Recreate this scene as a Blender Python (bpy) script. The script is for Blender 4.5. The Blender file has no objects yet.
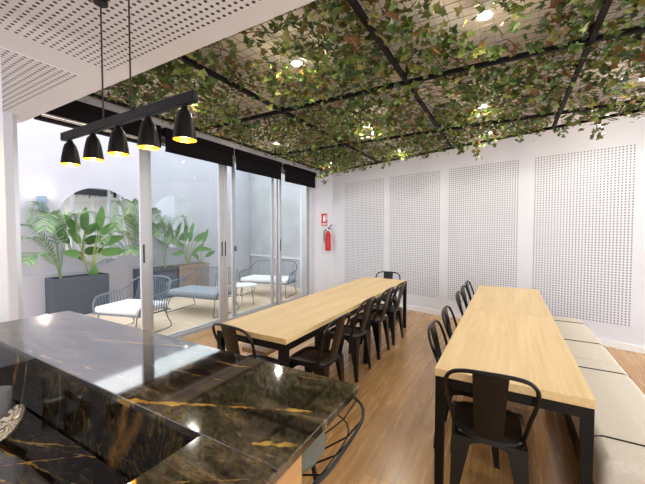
import bpy, bmesh, math, random
from mathutils import Vector, Matrix, Euler
C = bpy.context.scene.collection
PI = math.pi
R = math.radians

# ---------------------------------------------------------------- camera
F_PX = 322.5
CAM_H = 1.525
PITCH = 1.9535
YAW = 29.893
cam_d = bpy.data.cameras.new('camera'); cam = bpy.data.objects.new('camera', cam_d); C.objects.link(cam)
cam_d.sensor_fit = 'HORIZONTAL'; cam_d.sensor_width = 36.0
cam_d.lens = 36.0 * F_PX / 645.0
cam_d.clip_start = 0.02
cam.location = (0, 0, CAM_H)
cam.rotation_euler = (R(90 - PITCH), 0, R(YAW))
bpy.context.scene.camera = cam

# ---------------------------------------------------------------- world: bright overcast sky
SKY = 3.0
w = bpy.data.worlds.new('overcast_sky'); bpy.context.scene.world = w
w.use_nodes = True
bgn = w.node_tree.nodes['Background']
bgn.inputs['Color'].default_value = (0.93, 0.96, 1.0, 1)
bgn.inputs['Strength'].default_value = SKY
SPOT_W = 20.5
vs = bpy.context.scene.view_settings
vs.view_transform = 'Standard'; vs.look = 'None'; vs.gamma = 1.0; vs.use_curve_mapping = False
vs.exposure = 0.12

# ---------------------------------------------------------------- materials
def srgb(r, g, b):
    f = lambda c: (c / 255 / 12.92) if c <= 10.3 else ((c / 255 + 0.055) / 1.055) ** 2.4
    return (f(r), f(g), f(b), 1)

def mat(name, col, rough=0.5, metal=0.0, **kw):
    m = bpy.data.materials.new(name); m.use_nodes = True
    b = m.node_tree.nodes['Principled BSDF']
    b.inputs['Base Color'].default_value = col if len(col) == 4 else (*col, 1)
    b.inputs['Roughness'].default_value = rough
    b.inputs['Metallic'].default_value = metal
    for k, v in kw.items():
        b.inputs[k].default_value = v
    return m

class NT:
    def __init__(s, m): s.t = m.node_tree; s.b = s.t.nodes['Principled BSDF']
    def n(s, typ, **props):
        nd = s.t.nodes.new(typ)
        for k, v in props.items(): setattr(nd, k, v)
        return nd
    def link(s, a, b): s.t.links.new(a, b)
    def math(s, op, a, b=None, c=None, clamp=False):
        nd = s.n('ShaderNodeMath', operation=op); nd.use_clamp = clamp
        for i, v in enumerate((a, b, c)):
            if v is None: continue
            if isinstance(v, (int, float)): nd.inputs[i].default_value = v
            else: s.link(v, nd.inputs[i])
        return nd.outputs[0]
    def coords(s, scale=(1, 1, 1), rot=(0, 0, 0), kind='Object', loc=(0, 0, 0)):
        tc = s.n('ShaderNodeTexCoord'); mp = s.n('ShaderNodeMapping')
        mp.inputs['Scale'].default_value = scale; mp.inputs['Rotation'].default_value = rot; mp.inputs['Location'].default_value = loc
        s.link(tc.outputs[kind], mp.inputs['Vector']); return mp.outputs[0]
    def noise(s, vec, scale=5, detail=4, rough=0.5, dist=0.0):
        nd = s.n('ShaderNodeTexNoise'); s.link(vec, nd.inputs['Vector'])
        nd.inputs['Scale'].default_value = scale; nd.inputs['Detail'].default_value = detail
        nd.inputs['Roughness'].default_value = rough; nd.inputs['Distortion'].default_value = dist
        return nd.outputs['Fac']
    def ramp(s, fac, stops):
        nd = s.n('ShaderNodeValToRGB'); e = nd.color_ramp.elements
        while len(e) < len(stops): e.new(0.5)
        for el, (p, c) in zip(e, stops):
            el.position = p; el.color = c if len(c) == 4 else (*c, 1)
        if not isinstance(fac, (int, float)): s.link(fac, nd.inputs[0])
        return nd.outputs[0]
    def mix(s, fac, a, b, mode='MIX'):
        nd = s.n('ShaderNodeMix', data_type='RGBA', blend_type=mode)
        for i, v in ((0, fac), (6, a), (7, b)):
            if isinstance(v, (int, float, tuple)): nd.inputs[i].default_value = v
            else: s.link(v, nd.inputs[i])
        return nd.outputs[2]
    def bump(s, h, strength=0.2, dist=0.01):
        nd = s.n('ShaderNodeBump'); nd.inputs['Strength'].default_value = strength; nd.inputs['Distance'].default_value = dist
        s.link(h, nd.inputs['Height']); s.link(nd.outputs[0], s.b.inputs['Normal'])

def plaster(name, col, amt=0.03, rough=0.75, bump=0.05, scale=60):
    m = mat(name, col, rough); t = NT(m)
    v = t.coords()
    lo = tuple(c * (1 - amt) for c in col[:3]); hi = tuple(min(1, c * (1 + amt)) for c in col[:3])
    t.link(t.ramp(t.noise(v, 2.0, 3), [(0.3, lo), (0.7, hi)]), t.b.inputs['Base Color'])
    t.bump(t.noise(v, scale, 3), bump, 0.004)
    return m

M = {}
M['wall'] = plaster('white_wall_paint', srgb(226, 227, 236))
M['ceiling'] = plaster('ceiling_paint', srgb(238, 237, 240))
M['ceiling_beige'] = plaster('warm_ceiling_paint', srgb(234, 226, 222))
M['court_wall'] = plaster('courtyard_render', srgb(190, 188, 197), 0.04, 0.85, 0.25, 25)
M['court_grey'] = plaster('textured_grey_render', srgb(184, 187, 190), 0.10, 0.9, 0.8, 18)
M['white'] = mat('white_trim', srgb(240, 240, 242), 0.4)
M['black_metal'] = mat('black_powder_coat', srgb(10, 8, 7), 0.36, 0.0, **{'Specular IOR Level': 0.25})
M['chair_metal'] = mat('dark_lacquered_steel', srgb(12, 9, 8), 0.30, 0.0, **{'Specular IOR Level': 0.4})
M['beam'] = mat('trellis_black_steel', srgb(16, 15, 16), 0.65, 0.0, **{'Specular IOR Level': 0.2})
M['added_wall'] = plaster('added_dark_brown_wall', srgb(58, 46, 40))
M['wire'] = mat('dull_wire', srgb(96, 86, 78), 0.6)
M['blind'] = mat('black_blind_fabric', srgb(20, 16, 19), 0.9, 0.0, **{'Specular IOR Level': 0.2})
M['alu'] = mat('brushed_aluminium', srgb(202, 203, 208), 0.38, 0.55)
M['slot'] = mat('dark_handle', srgb(30, 28, 30), 0.4)
M['red'] = mat('extinguisher_red', srgb(200, 22, 28), 0.3)
M['mirror'] = mat('mirror_glass', (0.92, 0.93, 0.93, 1), 0.02, 1.0)
M['planter'] = mat('charcoal_planter', srgb(78, 84, 95), 0.6)
M['taupe'] = mat('taupe_planter', srgb(150, 132, 122), 0.6)
M['soil'] = mat('soil', srgb(60, 45, 35), 0.95)
M['rope'] = mat('blue_grey_rope', srgb(112, 126, 142), 0.7)
M['court_frame'] = mat('blue_grey_tube', srgb(104, 116, 130), 0.5)
M['cushion_white'] = mat('white_cushion', srgb(238, 238, 240), 0.9)
M['cushion_grey'] = mat('grey_cushion', srgb(150, 156, 166), 0.9)
M['stem'] = mat('plant_stem', srgb(150, 160, 96), 0.6)
M['brown_stem'] = mat('vine_stem', srgb(86, 58, 38), 0.8)
M['sconce'] = mat('sconce_blue_grey', srgb(140, 158, 178), 0.5)
M['piping'] = mat('black_piping', srgb(26, 22, 20), 0.8)
M['cable'] = mat('black_cable', srgb(40, 30, 36), 0.6)
M['stool_fabric'] = mat('grey_green_velvet', srgb(98, 98, 84), 0.7)
M['chrome'] = mat('chrome', (0.75, 0.75, 0.76, 1), 0.15, 1.0)
M['gold'] = mat('gold_lining', srgb(255, 178, 40), 0.3, 0.6)
M['black_rubber'] = mat('black_rubber', srgb(20, 20, 20), 0.7)

def emis(name, col, strength):
    m = mat(name, (0, 0, 0, 1), 0.5)
    b = m.node_tree.nodes['Principled BSDF']
    b.inputs['Emission Color'].default_value = col; b.inputs['Emission Strength'].default_value = strength
    return m
M['lamp'] = emis('lamp_glow', (1.0, 0.90, 0.66, 1), 30)
M['bulb'] = emis('bulb_glow', (1.0, 0.72, 0.25, 1), 7)
M['amber'] = emis('amber_diffuser', (1.0, 0.56, 0.05, 1), 1.6)
M['sconce_glow'] = emis('sconce_glow', (1.0, 0.85, 0.6, 1), 6)

# thin window glass
m = bpy.data.materials.new('window_glass'); m.use_nodes = True; nt = m.node_tree; nt.nodes.clear()
o_ = nt.nodes.new('ShaderNodeOutputMaterial'); mx = nt.nodes.new('ShaderNodeMixShader'); tr = nt.nodes.new('ShaderNodeBsdfTransparent'); gl = nt.nodes.new('ShaderNodeBsdfGlossy')
tr.inputs[0].default_value = (0.965, 0.985, 0.985, 1); gl.inputs['Roughness'].default_value = 0.01; gl.inputs[0].default_value = (0.95, 0.98, 1, 1)
lw = nt.nodes.new('ShaderNodeLayerWeight'); lw.inputs[0].default_value = 0.5
pw = nt.nodes.new('ShaderNodeMath'); pw.operation = 'POWER'; pw.inputs[1].default_value = 4.0
ma = nt.nodes.new('ShaderNodeMath'); ma.operation = 'MULTIPLY_ADD'; ma.inputs[1].default_value = 0.45; ma.inputs[2].default_value = 0.02
nt.links.new(lw.outputs['Facing'], pw.inputs[0]); nt.links.new(pw.outputs[0], ma.inputs[0]); nt.links.new(ma.outputs[0], mx.inputs[0]); nt.links.new(tr.outputs[0], mx.inputs[1]); nt.links.new(gl.outputs[0], mx.inputs[2]); nt.links.new(mx.outputs[0], o_.inputs[0])
M['glass'] = m
M['crystal'] = mat('cut_crystal', (0.95, 0.95, 0.93, 1), 0.03, 0.0, **{'Transmission Weight': 0.75, 'IOR': 1.5})

def perforated(name, col, hole, pitch, rad, axes=('X', 'Z'), off=(0, 0), rough=0.6):
    m = mat(name, col, rough); t = NT(m)
    tc = t.n('ShaderNodeTexCoord'); sp = t.n('ShaderNodeSeparateXYZ'); t.link(tc.outputs['Object'], sp.inputs[0])
    ds = []
    for a, o in zip(axes, off):
        f = t.math('FRACT', t.math('DIVIDE', t.math('ADD', sp.outputs[a], o + 50 * pitch), pitch))
        ds.append(t.math('POWER', t.math('SUBTRACT', f, 0.5), 2.0))
    d = t.math('SQRT', t.math('ADD', ds[0], ds[1]))
    mask = t.math('MULTIPLY', t.math('SUBTRACT', rad / pitch + 0.03, d), 1 / 0.06, clamp=True)
    t.link(t.mix(mask, col, hole), t.b.inputs['Base Color'])
    return m
M['perf_wall'] = perforated('perforated_wall_board', srgb(226, 227, 236), srgb(92, 86, 96), 0.035, 0.0088)
M['perf_ceiling'] = perforated('perforated_ceiling_board', srgb(238, 237, 240), srgb(48, 40, 38), 0.0385, 0.0092, ('X', 'Y'))

def wood_floor():
    m = mat('oak_floor_boards', srgb(170, 120, 70), 0.34, 0.0, **{'IOR': 1.75}); t = NT(m)
    v = t.coords(rot=(0, 0, PI / 2))
    br = t.n('ShaderNodeTexBrick'); t.link(v, br.inputs['Vector'])
    br.inputs['Scale'].default_value = 1.0; br.inputs['Brick Width'].default_value = 1.35; br.inputs['Row Height'].default_value = 0.19
    br.inputs['Mortar Size'].default_value = 0.0018; br.inputs['Mortar Smooth'].default_value = 0.2; br.offset = 0.37
    br.inputs['Color1'].default_value = (0, 0, 0, 1); br.inputs['Color2'].default_value = (1, 1, 1, 1); br.inputs['Mortar'].default_value = (0.5, 0.5, 0.5, 1)
    g = t.noise(t.coords((26, 1.6, 1)), 1.0, 6, 0.62, 1.2)
    g2 = t.noise(t.coords((5, 0.7, 1), loc=(3, 7, 0)), 1.0, 4, 0.6, 2.0)
    base = t.ramp(t.math('ADD', t.math('MULTIPLY', g, 0.6), t.math('MULTIPLY', g2, 0.45)),
                  [(0.28, srgb(140, 100, 56)), (0.50, srgb(180, 137, 86)), (0.74, srgb(206, 166, 114))])
    tone = t.ramp(br.outputs['Color'], [(0, (0.84, 0.82, 0.80)), (1, (1.1, 1.09, 1.06))])
    c = t.mix(1.0, base, tone, 'MULTIPLY')
    c = t.mix(t.math('MULTIPLY', br.outputs['Fac'], 0.55), c, srgb(84, 54, 30))
    t.link(c, t.b.inputs['Base Color'])
    t.link(t.math('ADD', t.math('MULTIPLY', g, 0.14), 0.19), t.b.inputs['Roughness'])
    t.bump(t.math('SUBTRACT', g, br.outputs['Fac']), 0.06, 0.002)
    return m
M['floor'] = wood_floor()

def deck():
    m = mat('pale_deck_tiles', srgb(214, 190, 160), 0.7); t = NT(m)
    g = t.noise(t.coords((2, 16, 1)), 1.0, 5, 0.6, 0.6)
    c = t.ramp(g, [(0.3, srgb(214, 190, 164)), (0.7, srgb(234, 212, 190))])
    br = t.n('ShaderNodeTexBrick'); t.link(t.coords(), br.inputs['Vector'])
    br.inputs['Scale'].default_value = 1.0; br.inputs['Brick Width'].default_value = 1.2; br.inputs['Row Height'].default_value = 0.2; br.inputs['Mortar Size'].default_value = 0.003
    c = t.mix(t.math('MULTIPLY', br.outputs['Fac'], 0.4), c, srgb(150, 128, 104))
    t.link(c, t.b.inputs['Base Color']); return m
M['deck'] = deck()

def oak_top(name, lo, hi):
    m = mat(name, hi, 0.42); t = NT(m)
    g = t.noise(t.coords((34, 1.3, 34)), 1.0, 6, 0.6, 0.5)
    g2 = t.noise(t.coords((6, 0.5, 6), loc=(2, 3, 1)), 1.0, 3, 0.5, 1.0)
    f = t.math('ADD', t.math('MULTIPLY', g, 0.6), t.math('MULTIPLY', g2, 0.4))
    t.link(t.ramp(f, [(0.32, lo), (0.66, hi)]), t.b.inputs['Base Color'])
    t.bump(g, 0.04, 0.002); return m
M['oak'] = oak_top('light_oak_laminate', srgb(208, 175, 120), srgb(230, 202, 152))
M['oak_edge_shade'] = oak_top('shaded_oak_edge', srgb(176, 130, 76), srgb(204, 160, 104))  # shaded copy of the tabletop oak for its edge, not a separate band; unused
M['bar_wood'] = oak_top('bar_front_wood', srgb(150, 104, 60), srgb(196, 150, 98))
M['bench_wood'] = oak_top('bench_wood', srgb(140, 96, 52), srgb(180, 134, 84))

def marble(name, veins=(), streaks=(), ior=1.5, dark=1.0):
    m = mat(name, srgb(30, 26, 22), 0.07, 0.0, **{'IOR': ior}); t = NT(m)
    b = t.b
    v = t.coords((1.3, 4.2, 0.8), rot=(0, 0, R(-20)))
    cl = t.noise(v, 2.4, 9, 0.70, 1.0)
    base = t.ramp(cl, [(0.30, srgb(10, 8, 7)), (0.46, srgb(42, 35, 28)), (0.60, srgb(94, 82, 67)), (0.80, srgb(132, 118, 98))])
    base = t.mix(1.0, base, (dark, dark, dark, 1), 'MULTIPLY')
    n3 = t.noise(t.coords((1.6, 7.5, 1.0), rot=(0, 0, R(-24)), loc=(5, 1, 0)), 3.4, 8, 0.66, 1.6)
    fine = t.math('SUBTRACT', 1.0, t.math('MULTIPLY', t.math('ABSOLUTE', t.math('SUBTRACT', n3, 0.50)), 60.0), clamp=True)
    fine = t.math('MULTIPLY', fine, t.math('MULTIPLY', t.math('SUBTRACT', cl, 0.42), 5.0, clamp=True))
    c = t.mix(t.math('MULTIPLY', fine, 0.7), base, srgb(178, 142, 74))
    tc = t.n('ShaderNodeTexCoord'); sp = t.n('ShaderNodeSeparateXYZ'); t.link(tc.outputs['Object'], sp.inputs[0])
    wob = t.math('SUBTRACT', t.noise(t.coords(), 4.5, 6, 0.62), 0.5)
    blob = t.noise(t.coords((1, 1, 1), loc=(3, 1, 2)), 13.0, 5, 0.65)
    X, Y, Z = sp.outputs
    for (x0, y0, x1, y1, wd, amp, st, brk) in veins:
        L = math.hypot(x1 - x0, y1 - y0); ux, uy = (x1 - x0) / L, (y1 - y0) / L
        dx = t.math('SUBTRACT', X, x0); dy = t.math('SUBTRACT', Y, y0)
        al = t.math('ADD', t.math('MULTIPLY', dx, ux), t.math('MULTIPLY', dy, uy))
        pr = t.math('ADD', t.math('MULTIPLY', dx, -uy), t.math('MULTIPLY', dy, ux))
        pr = t.math('ABSOLUTE', t.math('ADD', pr, t.math('MULTIPLY', wob, amp)))
        wv = t.math('MULTIPLY', t.math('SUBTRACT', blob, brk), wd * 6.0)
        f = t.math('MULTIPLY', t.math('SUBTRACT', wv, pr), 900.0 if wd < .004 else 260.0, clamp=True)
        ends = t.math('MULTIPLY', t.math('MULTIPLY', t.math('ADD', al, .03), 25.0, clamp=True), t.math('MULTIPLY', t.math('SUBTRACT', L + .03, al), 25.0, clamp=True))
        c = t.mix(t.math('MULTIPLY', t.math('MULTIPLY', f, ends), st), c, t.ramp(blob, [(.35, srgb(150, 106, 40)), (.6, srgb(216, 176, 84))]))
    for (x0, slope, wd, amp, st) in streaks:
        pr = t.math('ADD', t.math('SUBTRACT', X, x0), t.math('MULTIPLY', t.math('SUBTRACT', Z, 1.08), slope))
        pr = t.math('ABSOLUTE', t.math('ADD', pr, t.math('MULTIPLY', wob, amp)))
        f = t.math('SUBTRACT', 1.0, t.math('DIVIDE', pr, wd), clamp=True)
        f = t.math('MULTIPLY', f, t.math('MULTIPLY', t.math('SUBTRACT', blob, .33), 4.0, clamp=True))
        c = t.mix(t.math('MULTIPLY', f, st), c, srgb(188, 134, 62))
    t.link(c, b.inputs['Base Color'])
    t.link(t.math('ADD', t.math('MULTIPLY', cl, 0.06), 0.02), b.inputs['Roughness'])
    return m
M['marble'] = marble('black_gold_marble_top', [(-0.93, 0.405, -0.52, 0.575, .008, .06, 1.0, .33), (-0.60, 0.545, -0.40, 0.625, .006, .05, .9, .42), (-1.757, 0.51, -0.87, 0.814, .0022, .07, .8, .36),
    (-1.07, 0.60, -0.70, 0.64, .002, .05, .7, .40), (-0.51, 0.445, -0.375, 0.51, .008, .05, .8, .50), (-0.47, 0.610, -0.38, 0.632, .005, .04, .7, .44), (-1.5, .45, -.95, .52, .005, .08, .8, .42), (-.54, .30, -.36, .42, .003, .05, .6, .42), (-1.0, .70, -.5, .78, .003, .08, .5, .45)], ior=2.6)
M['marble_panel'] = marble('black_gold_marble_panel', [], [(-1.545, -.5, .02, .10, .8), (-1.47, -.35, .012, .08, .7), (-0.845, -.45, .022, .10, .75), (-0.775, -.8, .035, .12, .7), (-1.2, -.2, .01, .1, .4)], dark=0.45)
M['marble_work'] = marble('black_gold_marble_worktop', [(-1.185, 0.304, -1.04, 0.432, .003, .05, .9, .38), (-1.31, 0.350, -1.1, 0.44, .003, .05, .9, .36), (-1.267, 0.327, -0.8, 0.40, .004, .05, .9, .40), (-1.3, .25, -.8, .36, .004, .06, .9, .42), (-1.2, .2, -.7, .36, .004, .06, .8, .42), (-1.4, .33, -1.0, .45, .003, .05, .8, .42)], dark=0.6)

def fabric(name, lo, hi):
    m = mat(name, hi, 0.95); t = NT(m)
    n1 = t.noise(t.coords((60, 220, 220)), 1.0, 4, 0.7)
    t.link(t.ramp(n1, [(0.35, lo), (0.65, hi)]), t.b.inputs['Base Color'])
    t.bump(n1, 0.25, 0.003); return m
M['bench_fabric'] = fabric('oatmeal_linen', srgb(196, 186, 170), srgb(218, 209, 194))

def leafmat(name, stops, trans=0.25):
    m = mat(name, stops[0][1], 0.45); t = NT(m)
    g = t.n('ShaderNodeNewGeometry')
    t.link(t.ramp(g.outputs['Random Per Island'], stops), t.b.inputs['Base Color'])
    return m
M['ivy'] = leafmat('ivy_leaves', [(0.0, srgb(44, 64, 28)), (0.3, srgb(72, 98, 42)), (0.55, srgb(102, 126, 54)), (0.72, srgb(148, 158, 74)), (0.84, srgb(112, 92, 48)), (0.93, srgb(118, 72, 44)), (1.0, srgb(84, 104, 58))])
M['palm'] = leafmat('palm_leaflets', [(0, srgb(86, 122, 82)), (0.5, srgb(116, 148, 104)), (1, srgb(150, 170, 122))])
M['paddle'] = leafmat('paddle_leaf', [(0, srgb(70, 116, 60)), (0.5, srgb(92, 140, 72)), (1, srgb(122, 164, 96))])

# ---------------------------------------------------------------- mesh helpers
class MB:
    def __init__(s): s.v = []; s.f = []
    def add(s, vs_, fs_):
        k = len(s.v); s.v += [tuple(p) for p in vs_]; s.f += [tuple(i + k for i in f) for f in fs_]; return s
    def box(s, x0, x1, y0, y1, z0, z1):
        return s.add([(x0, y0, z0), (x1, y0, z0), (x1, y1, z0), (x0, y1, z0), (x0, y0, z1), (x1, y0, z1), (x1, y1, z1), (x0, y1, z1)],
                     [(3, 2, 1, 0), (4, 5, 6, 7), (0, 1, 5, 4), (1, 2, 6, 5), (2, 3, 7, 6), (3, 0, 4, 7)])
    def rbox(s, x0, x1, y0, y1, z0, z1, r=0.01, seg=2):
        bm = bmesh.new(); bmesh.ops.create_cube(bm, size=1.0)
        for v in bm.verts:
            v.co = Vector(((x0 + x1) / 2 + v.co.x * (x1 - x0), (y0 + y1) / 2 + v.co.y * (y1 - y0), (z0 + z1) / 2 + v.co.z * (z1 - z0)))
        bmesh.ops.bevel(bm, geom=bm.edges[:], offset=r, segments=seg, profile=0.5, affect='EDGES')
        bm.verts.index_update()
        s.add([v.co[:] for v in bm.verts], [[v.index for v in f.verts] for f in bm.faces]); bm.free(); return s
    def prism(s, poly, z0, z1):
        n = len(poly)
        vs_ = [(x, y, z0) for x, y in poly] + [(x, y, z1) for x, y in poly]
        fs_ = [tuple(range(n - 1, -1, -1)), tuple(range(n, 2 * n))] + [(i, (i + 1) % n, n + (i + 1) % n, n + i) for i in range(n)]
        return s.add(vs_, fs_)
    def tube(s, pts, r, n=8, closed=False, cap=True):
        P = [Vector(p) for p in pts]; m_ = len(P); rr = r if isinstance(r, (list, tuple)) else [r] * m_
        T = []
        for i in range(m_):
            a = P[(i - 1) % m_] if (closed or i > 0) else P[i]; b = P[(i + 1) % m_] if (closed or i < m_ - 1) else P[i]
            d = b - a; T.append(d.normalized() if d.length > 1e-9 else Vector((0, 0, 1)))
        up = Vector((0, 0, 1)) if abs(T[0].z) < 0.9 else Vector((1, 0, 0))
        u = T[0].cross(up).normalized()
        vs_ = []
        for i in range(m_):
            u = (u - T[i] * u.dot(T[i]))
            if u.length < 1e-6: u = T[i].orthogonal()
            u.normalize(); w_ = T[i].cross(u)
            for k in range(n):
                a = 2 * PI * k / n; vs_.append(P[i] + (u * math.cos(a) + w_ * math.sin(a)) * rr[i])
        fs_ = []
        for i in range(m_ if closed else m_ - 1):
            j = (i + 1) % m_
            for k in range(n): fs_.append((i * n + k, i * n + (k + 1) % n, j * n + (k + 1) % n, j * n + k))
        if cap and not closed:
            fs_.append(tuple(range(n - 1, -1, -1))); fs_.append(tuple((m_ - 1) * n + k for k in range(n)))
        return s.add(vs_, fs_)
    def lathe(s, prof, n=24, c=(0, 0, 0), cap0=False, cap1=False, mx=None):
        vs_ = []
        for r, z in prof:
            for k in range(n):
                a = 2 * PI * k / n; vs_.append(Vector((r * math.cos(a), r * math.sin(a), z)))
        if mx is not None: vs_ = [mx @ v for v in vs_]
        vs_ = [v + Vector(c) for v in vs_]
        fs_ = []
        for i in range(len(prof) - 1):
            for k in range(n): fs_.append((i * n + k, i * n + (k + 1) % n, (i + 1) * n + (k + 1) % n, (i + 1) * n + k))
        if cap0: fs_.append(tuple(range(n - 1, -1, -1)))
        if cap1: fs_.append(tuple((len(prof) - 1) * n + k for k in range(n)))
        return s.add(vs_, fs_)
    def build(s, name, m_, parent=None, loc=None, rz=0.0, smooth=35):
        me = bpy.data.meshes.new(name); me.from_pydata(s.v, [], s.f); me.update()
        if smooth:
            me.polygons.foreach_set('use_smooth', [True] * len(me.polygons)); me.set_sharp_from_angle(angle=R(smooth))
        me.materials.append(m_ if not isinstance(m_, str) else M[m_])
        o = bpy.data.objects.new(name, me); C.objects.link(o)
        if parent is not None: o.parent = parent
        if loc is not None: o.location = loc
        o.rotation_euler.z = rz
        return o

def tag(o, label, cat, group=None):
    o['label'] = label; o['category'] = cat
    if group: o['group'] = group
    return o
def thing(name, label, cat, loc=(0, 0, 0), rz=0.0, group=None):
    o = bpy.data.objects.new(name, None); C.objects.link(o); o.location = loc; o.rotation_euler.z = rz
    o.empty_display_size = 0.1
    return tag(o, label, cat, group)
def struct(o): o['kind'] = 'structure'; return o
def dup(root, loc, rz, label, group=None):
    r = root.copy(); C.objects.link(r); r.location = loc; r.rotation_euler.z = rz; r['label'] = label
    if group: r['group'] = group
    for ch in list(root.children):
        c = ch.copy(); C.objects.link(c); c.parent = r
        for g in list(ch.children):
            d = g.copy(); C.objects.link(d); d.parent = c
    return r
def smooth_path(pts, n=6, closed=False):
    P = [Vector(p) for p in pts]; out = []; m_ = len(P)
    segs = m_ if closed else m_ - 1
    for i in range(segs):
        p0 = P[(i - 1) % m_] if (closed or i > 0) else P[0]; p1 = P[i]; p2 = P[(i + 1) % m_]; p3 = P[(i + 2) % m_] if (closed or i + 2 < m_) else P[-1]
        for k in range(n):
            t = k / n
            out.append(0.5 * ((2 * p1) + (p2 - p0) * t + (2 * p0 - 5 * p1 + 4 * p2 - p3) * t * t + (3 * p1 - p0 - 3 * p2 + p3) * t ** 3))
    if not closed: out.append(P[-1])
    return out

# ---------------------------------------------------------------- the room shell
BU = Vector((0.97035, -0.2417, 0)); BN = Vector((-0.2417, -0.97035, 0)); BP = Vector((-1.661, 6.229, 0)); BANG = -R(13.987)
def back_y(x): return BP.y - 0.24908 * (x - BP.x)
ZC = 2.97          # main ceiling
ZS = 2.60          # lowered ceiling over the bar
XD = -3.95         # inner face of the door wall
YS = 1.32          # edge of the lowered ceiling
XR = 3.6           # where the room goes on to the right
YB = -2.6

struct(MB().prism([(-4.02, YB), (XR, YB), (XR, back_y(XR) + .05), (-4.02, back_y(-4.02) + .05)], -0.12, 0.0).build('floor', 'floor'))
struct(MB().prism([(-7.6, -1.5), (-4.02, -1.5), (-4.02, 7.6), (-7.6, 7.9)], -0.14, -0.012).build('floor_courtyard', 'deck'))
struct(MB().prism([(-4.25, YS - .02), (XR, YS - .02), (XR, back_y(XR) + .1), (-4.25, back_y(-4.25) + .1)], ZC, ZC + 0.12).build('ceiling', 'ceiling_beige'))
low = struct(MB().box(-4.25, XR, YB, YS, ZS, ZC + 0.12).build('ceiling_lower', 'ceiling'))
# perforated boards let into the lowered ceiling
PIT = 0.0385
def ceil_panel(x0, x1, y0, y1):
    nx = round((x1 - x0) / PIT); ny = round((y1 - y0) / PIT)
    o = MB().box(0, nx * PIT, 0, ny * PIT, -0.004, 0.0).build('perforated_panel', 'perf_ceiling', low, (x1 - nx * PIT, y1 - ny * PIT, ZS), smooth=0)
ceil_panel(-2.335, -0.30, -1.0, 1.20)
ceil_panel(-3.95, -2.585, -1.0, 1.13)
ceil_panel(-0.08, 2.0, -1.0, 1.20)

# back wall, skewed to the rest of the room, with four perforated boards
def back_local(x):   # local abscissa on the back wall for a world x
    return (x - BP.x) / BU.x
wb = struct(MB().box(back_local(-3.62), back_local(XR), 0, 0.14, 0, ZC).build('wall_back', 'wall', None, BP, BANG))
WP = 0.035
for xa, xb in ((-3.222, -2.212), (-2.074, -1.05), (-0.916, 0.152), (0.322, 1.38)):
    a, b = back_local(xa), back_local(xb); nx = round((b - a) / WP); nz = 66
    MB().box(0, nx * WP, -0.004, 0.0, 0, nz * WP).build('perforated_panel', 'perf_wall', wb, (a, 0, 0.305), smooth=0)
struct(MB().box(back_local(-3.55), back_local(XR), -0.014, 0.0, 0, 0.085).build('baseboard_back', 'white', None, BP, BANG))

# extinguisher pier between the doors and the back wall
A0 = Vector((-3.92, 6.56, 0)); A1 = Vector((-3.57, 6.712, 0))
struct(MB().prism([(-4.30, 6.40), (-4.02, 6.40), (-4.02, 6.56), A0[:2], A1[:2], (-3.5, 6.86), (-4.30, 7.06)], 0, ZC).build('wall_pier', 'wall'))
# wall over the doors, wall at the near end of the doors, stub wall at the bar end
struct(MB().box(-4.25, -3.98, 1.10, 6.44, 2.86, ZC).build('wall_header', 'wall'))
struct(MB().box(-4.25, XD, YB, 1.175, 0, ZS).build('wall_left', 'wall'))
struct(MB().box(-2.045, 0.0, -2.2, -2.05, 0, ZS).build('wall_added_behind_bar', 'added_wall'))  # unseen dark wall, added to give the polished marble something dark to reflect
struct(MB().box(-2.20, -2.045, YB, 0.575, 0, ZS).build('wall_stub', 'wall'))
# house wall seen from the courtyard
struct(MB().box(-4.25, -4.02, -1.5, 7.2, ZC + .12, 3.7).build('wall_facade', 'court_wall'))

# ---------------------------------------------------------------- courtyard walls
struct(MB().box(-7.5, -7.1, -0.4, 8.0, -0.1, 3.7).build('wall_courtyard', 'court_wall'))
struct(MB().box(-7.1, -7.055, -0.4, 7.7, -0.012, 0.76).build('trim_1', 'court_wall'))
e0 = Vector((-4.25, 7.04, 0)); 
def end_y(x): return 7.04 - 0.249 * (x + 4.25)
struct(MB().prism([(-7.1, end_y(-7.1)), (-4.25, end_y(-4.25)), (-4.25, 7.3), (-7.1, 8.0)], -0.012, 3.7).build('wall_courtyard_end', 'court_grey'))
struct(MB().prism([(-7.05, end_y(-7.05) - .05), (-4.25, end_y(-4.25) - .05), (-4.25, end_y(-4.25)), (-7.05, end_y(-7.05))], 0.76, 0.79).build('trim_2', 'white'))

def round_mirror(y, z, r, label):
    m_ = Matrix.Rotation(PI / 2, 3, 'Y')
    t = thing('round_mirror', label, 'mirror', (-7.099, y, z))
    MB().lathe([(r, 0.0), (r, 0.018)], 64, cap1=True, mx=m_).build('mirror_glass', 'mirror', t)
    MB().lathe([(r, 0.0), (r + .004, 0.0), (r + .004, 0.020), (r, 0.020), (r, 0.0)], 64, mx=m_).build('rim', 'court_wall', t)
round_mirror(3.39, 1.63, 0.75, 'large round wall mirror behind the plants of the planter on the left')
round_mirror(5.10, 1.75, 0.64, 'round wall mirror seen through the glass behind the taupe planter')

sc = thing('wall_sconce', 'small blue grey up-light on the courtyard wall left of the round mirror', 'wall lamp', (-7.10, 2.46, 1.9))
MB().rbox(0, 0.09, -0.055, 0.055, 0, 0.25, 0.006).build('housing', 'sconce', sc)
MB().lathe([(0.03, 0), (0.03, 0.01)], 16, (0.045, 0, 0.245), cap1=True).build('lens', 'sconce_glow', sc)
def point(name, loc, energy, col, rad, parent=None):
    l = bpy.data.lights.new(name, 'POINT'); l.energy = energy; l.color = col; l.shadow_soft_size = rad
    o = bpy.data.objects.new(name, l); C.objects.link(o); o.location = loc
    if parent: o.parent = parent
    return o
point('sconce_light', (0.06, 0, 0.29), 3.5, (1, .86, .66), 0.03, sc)

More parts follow.
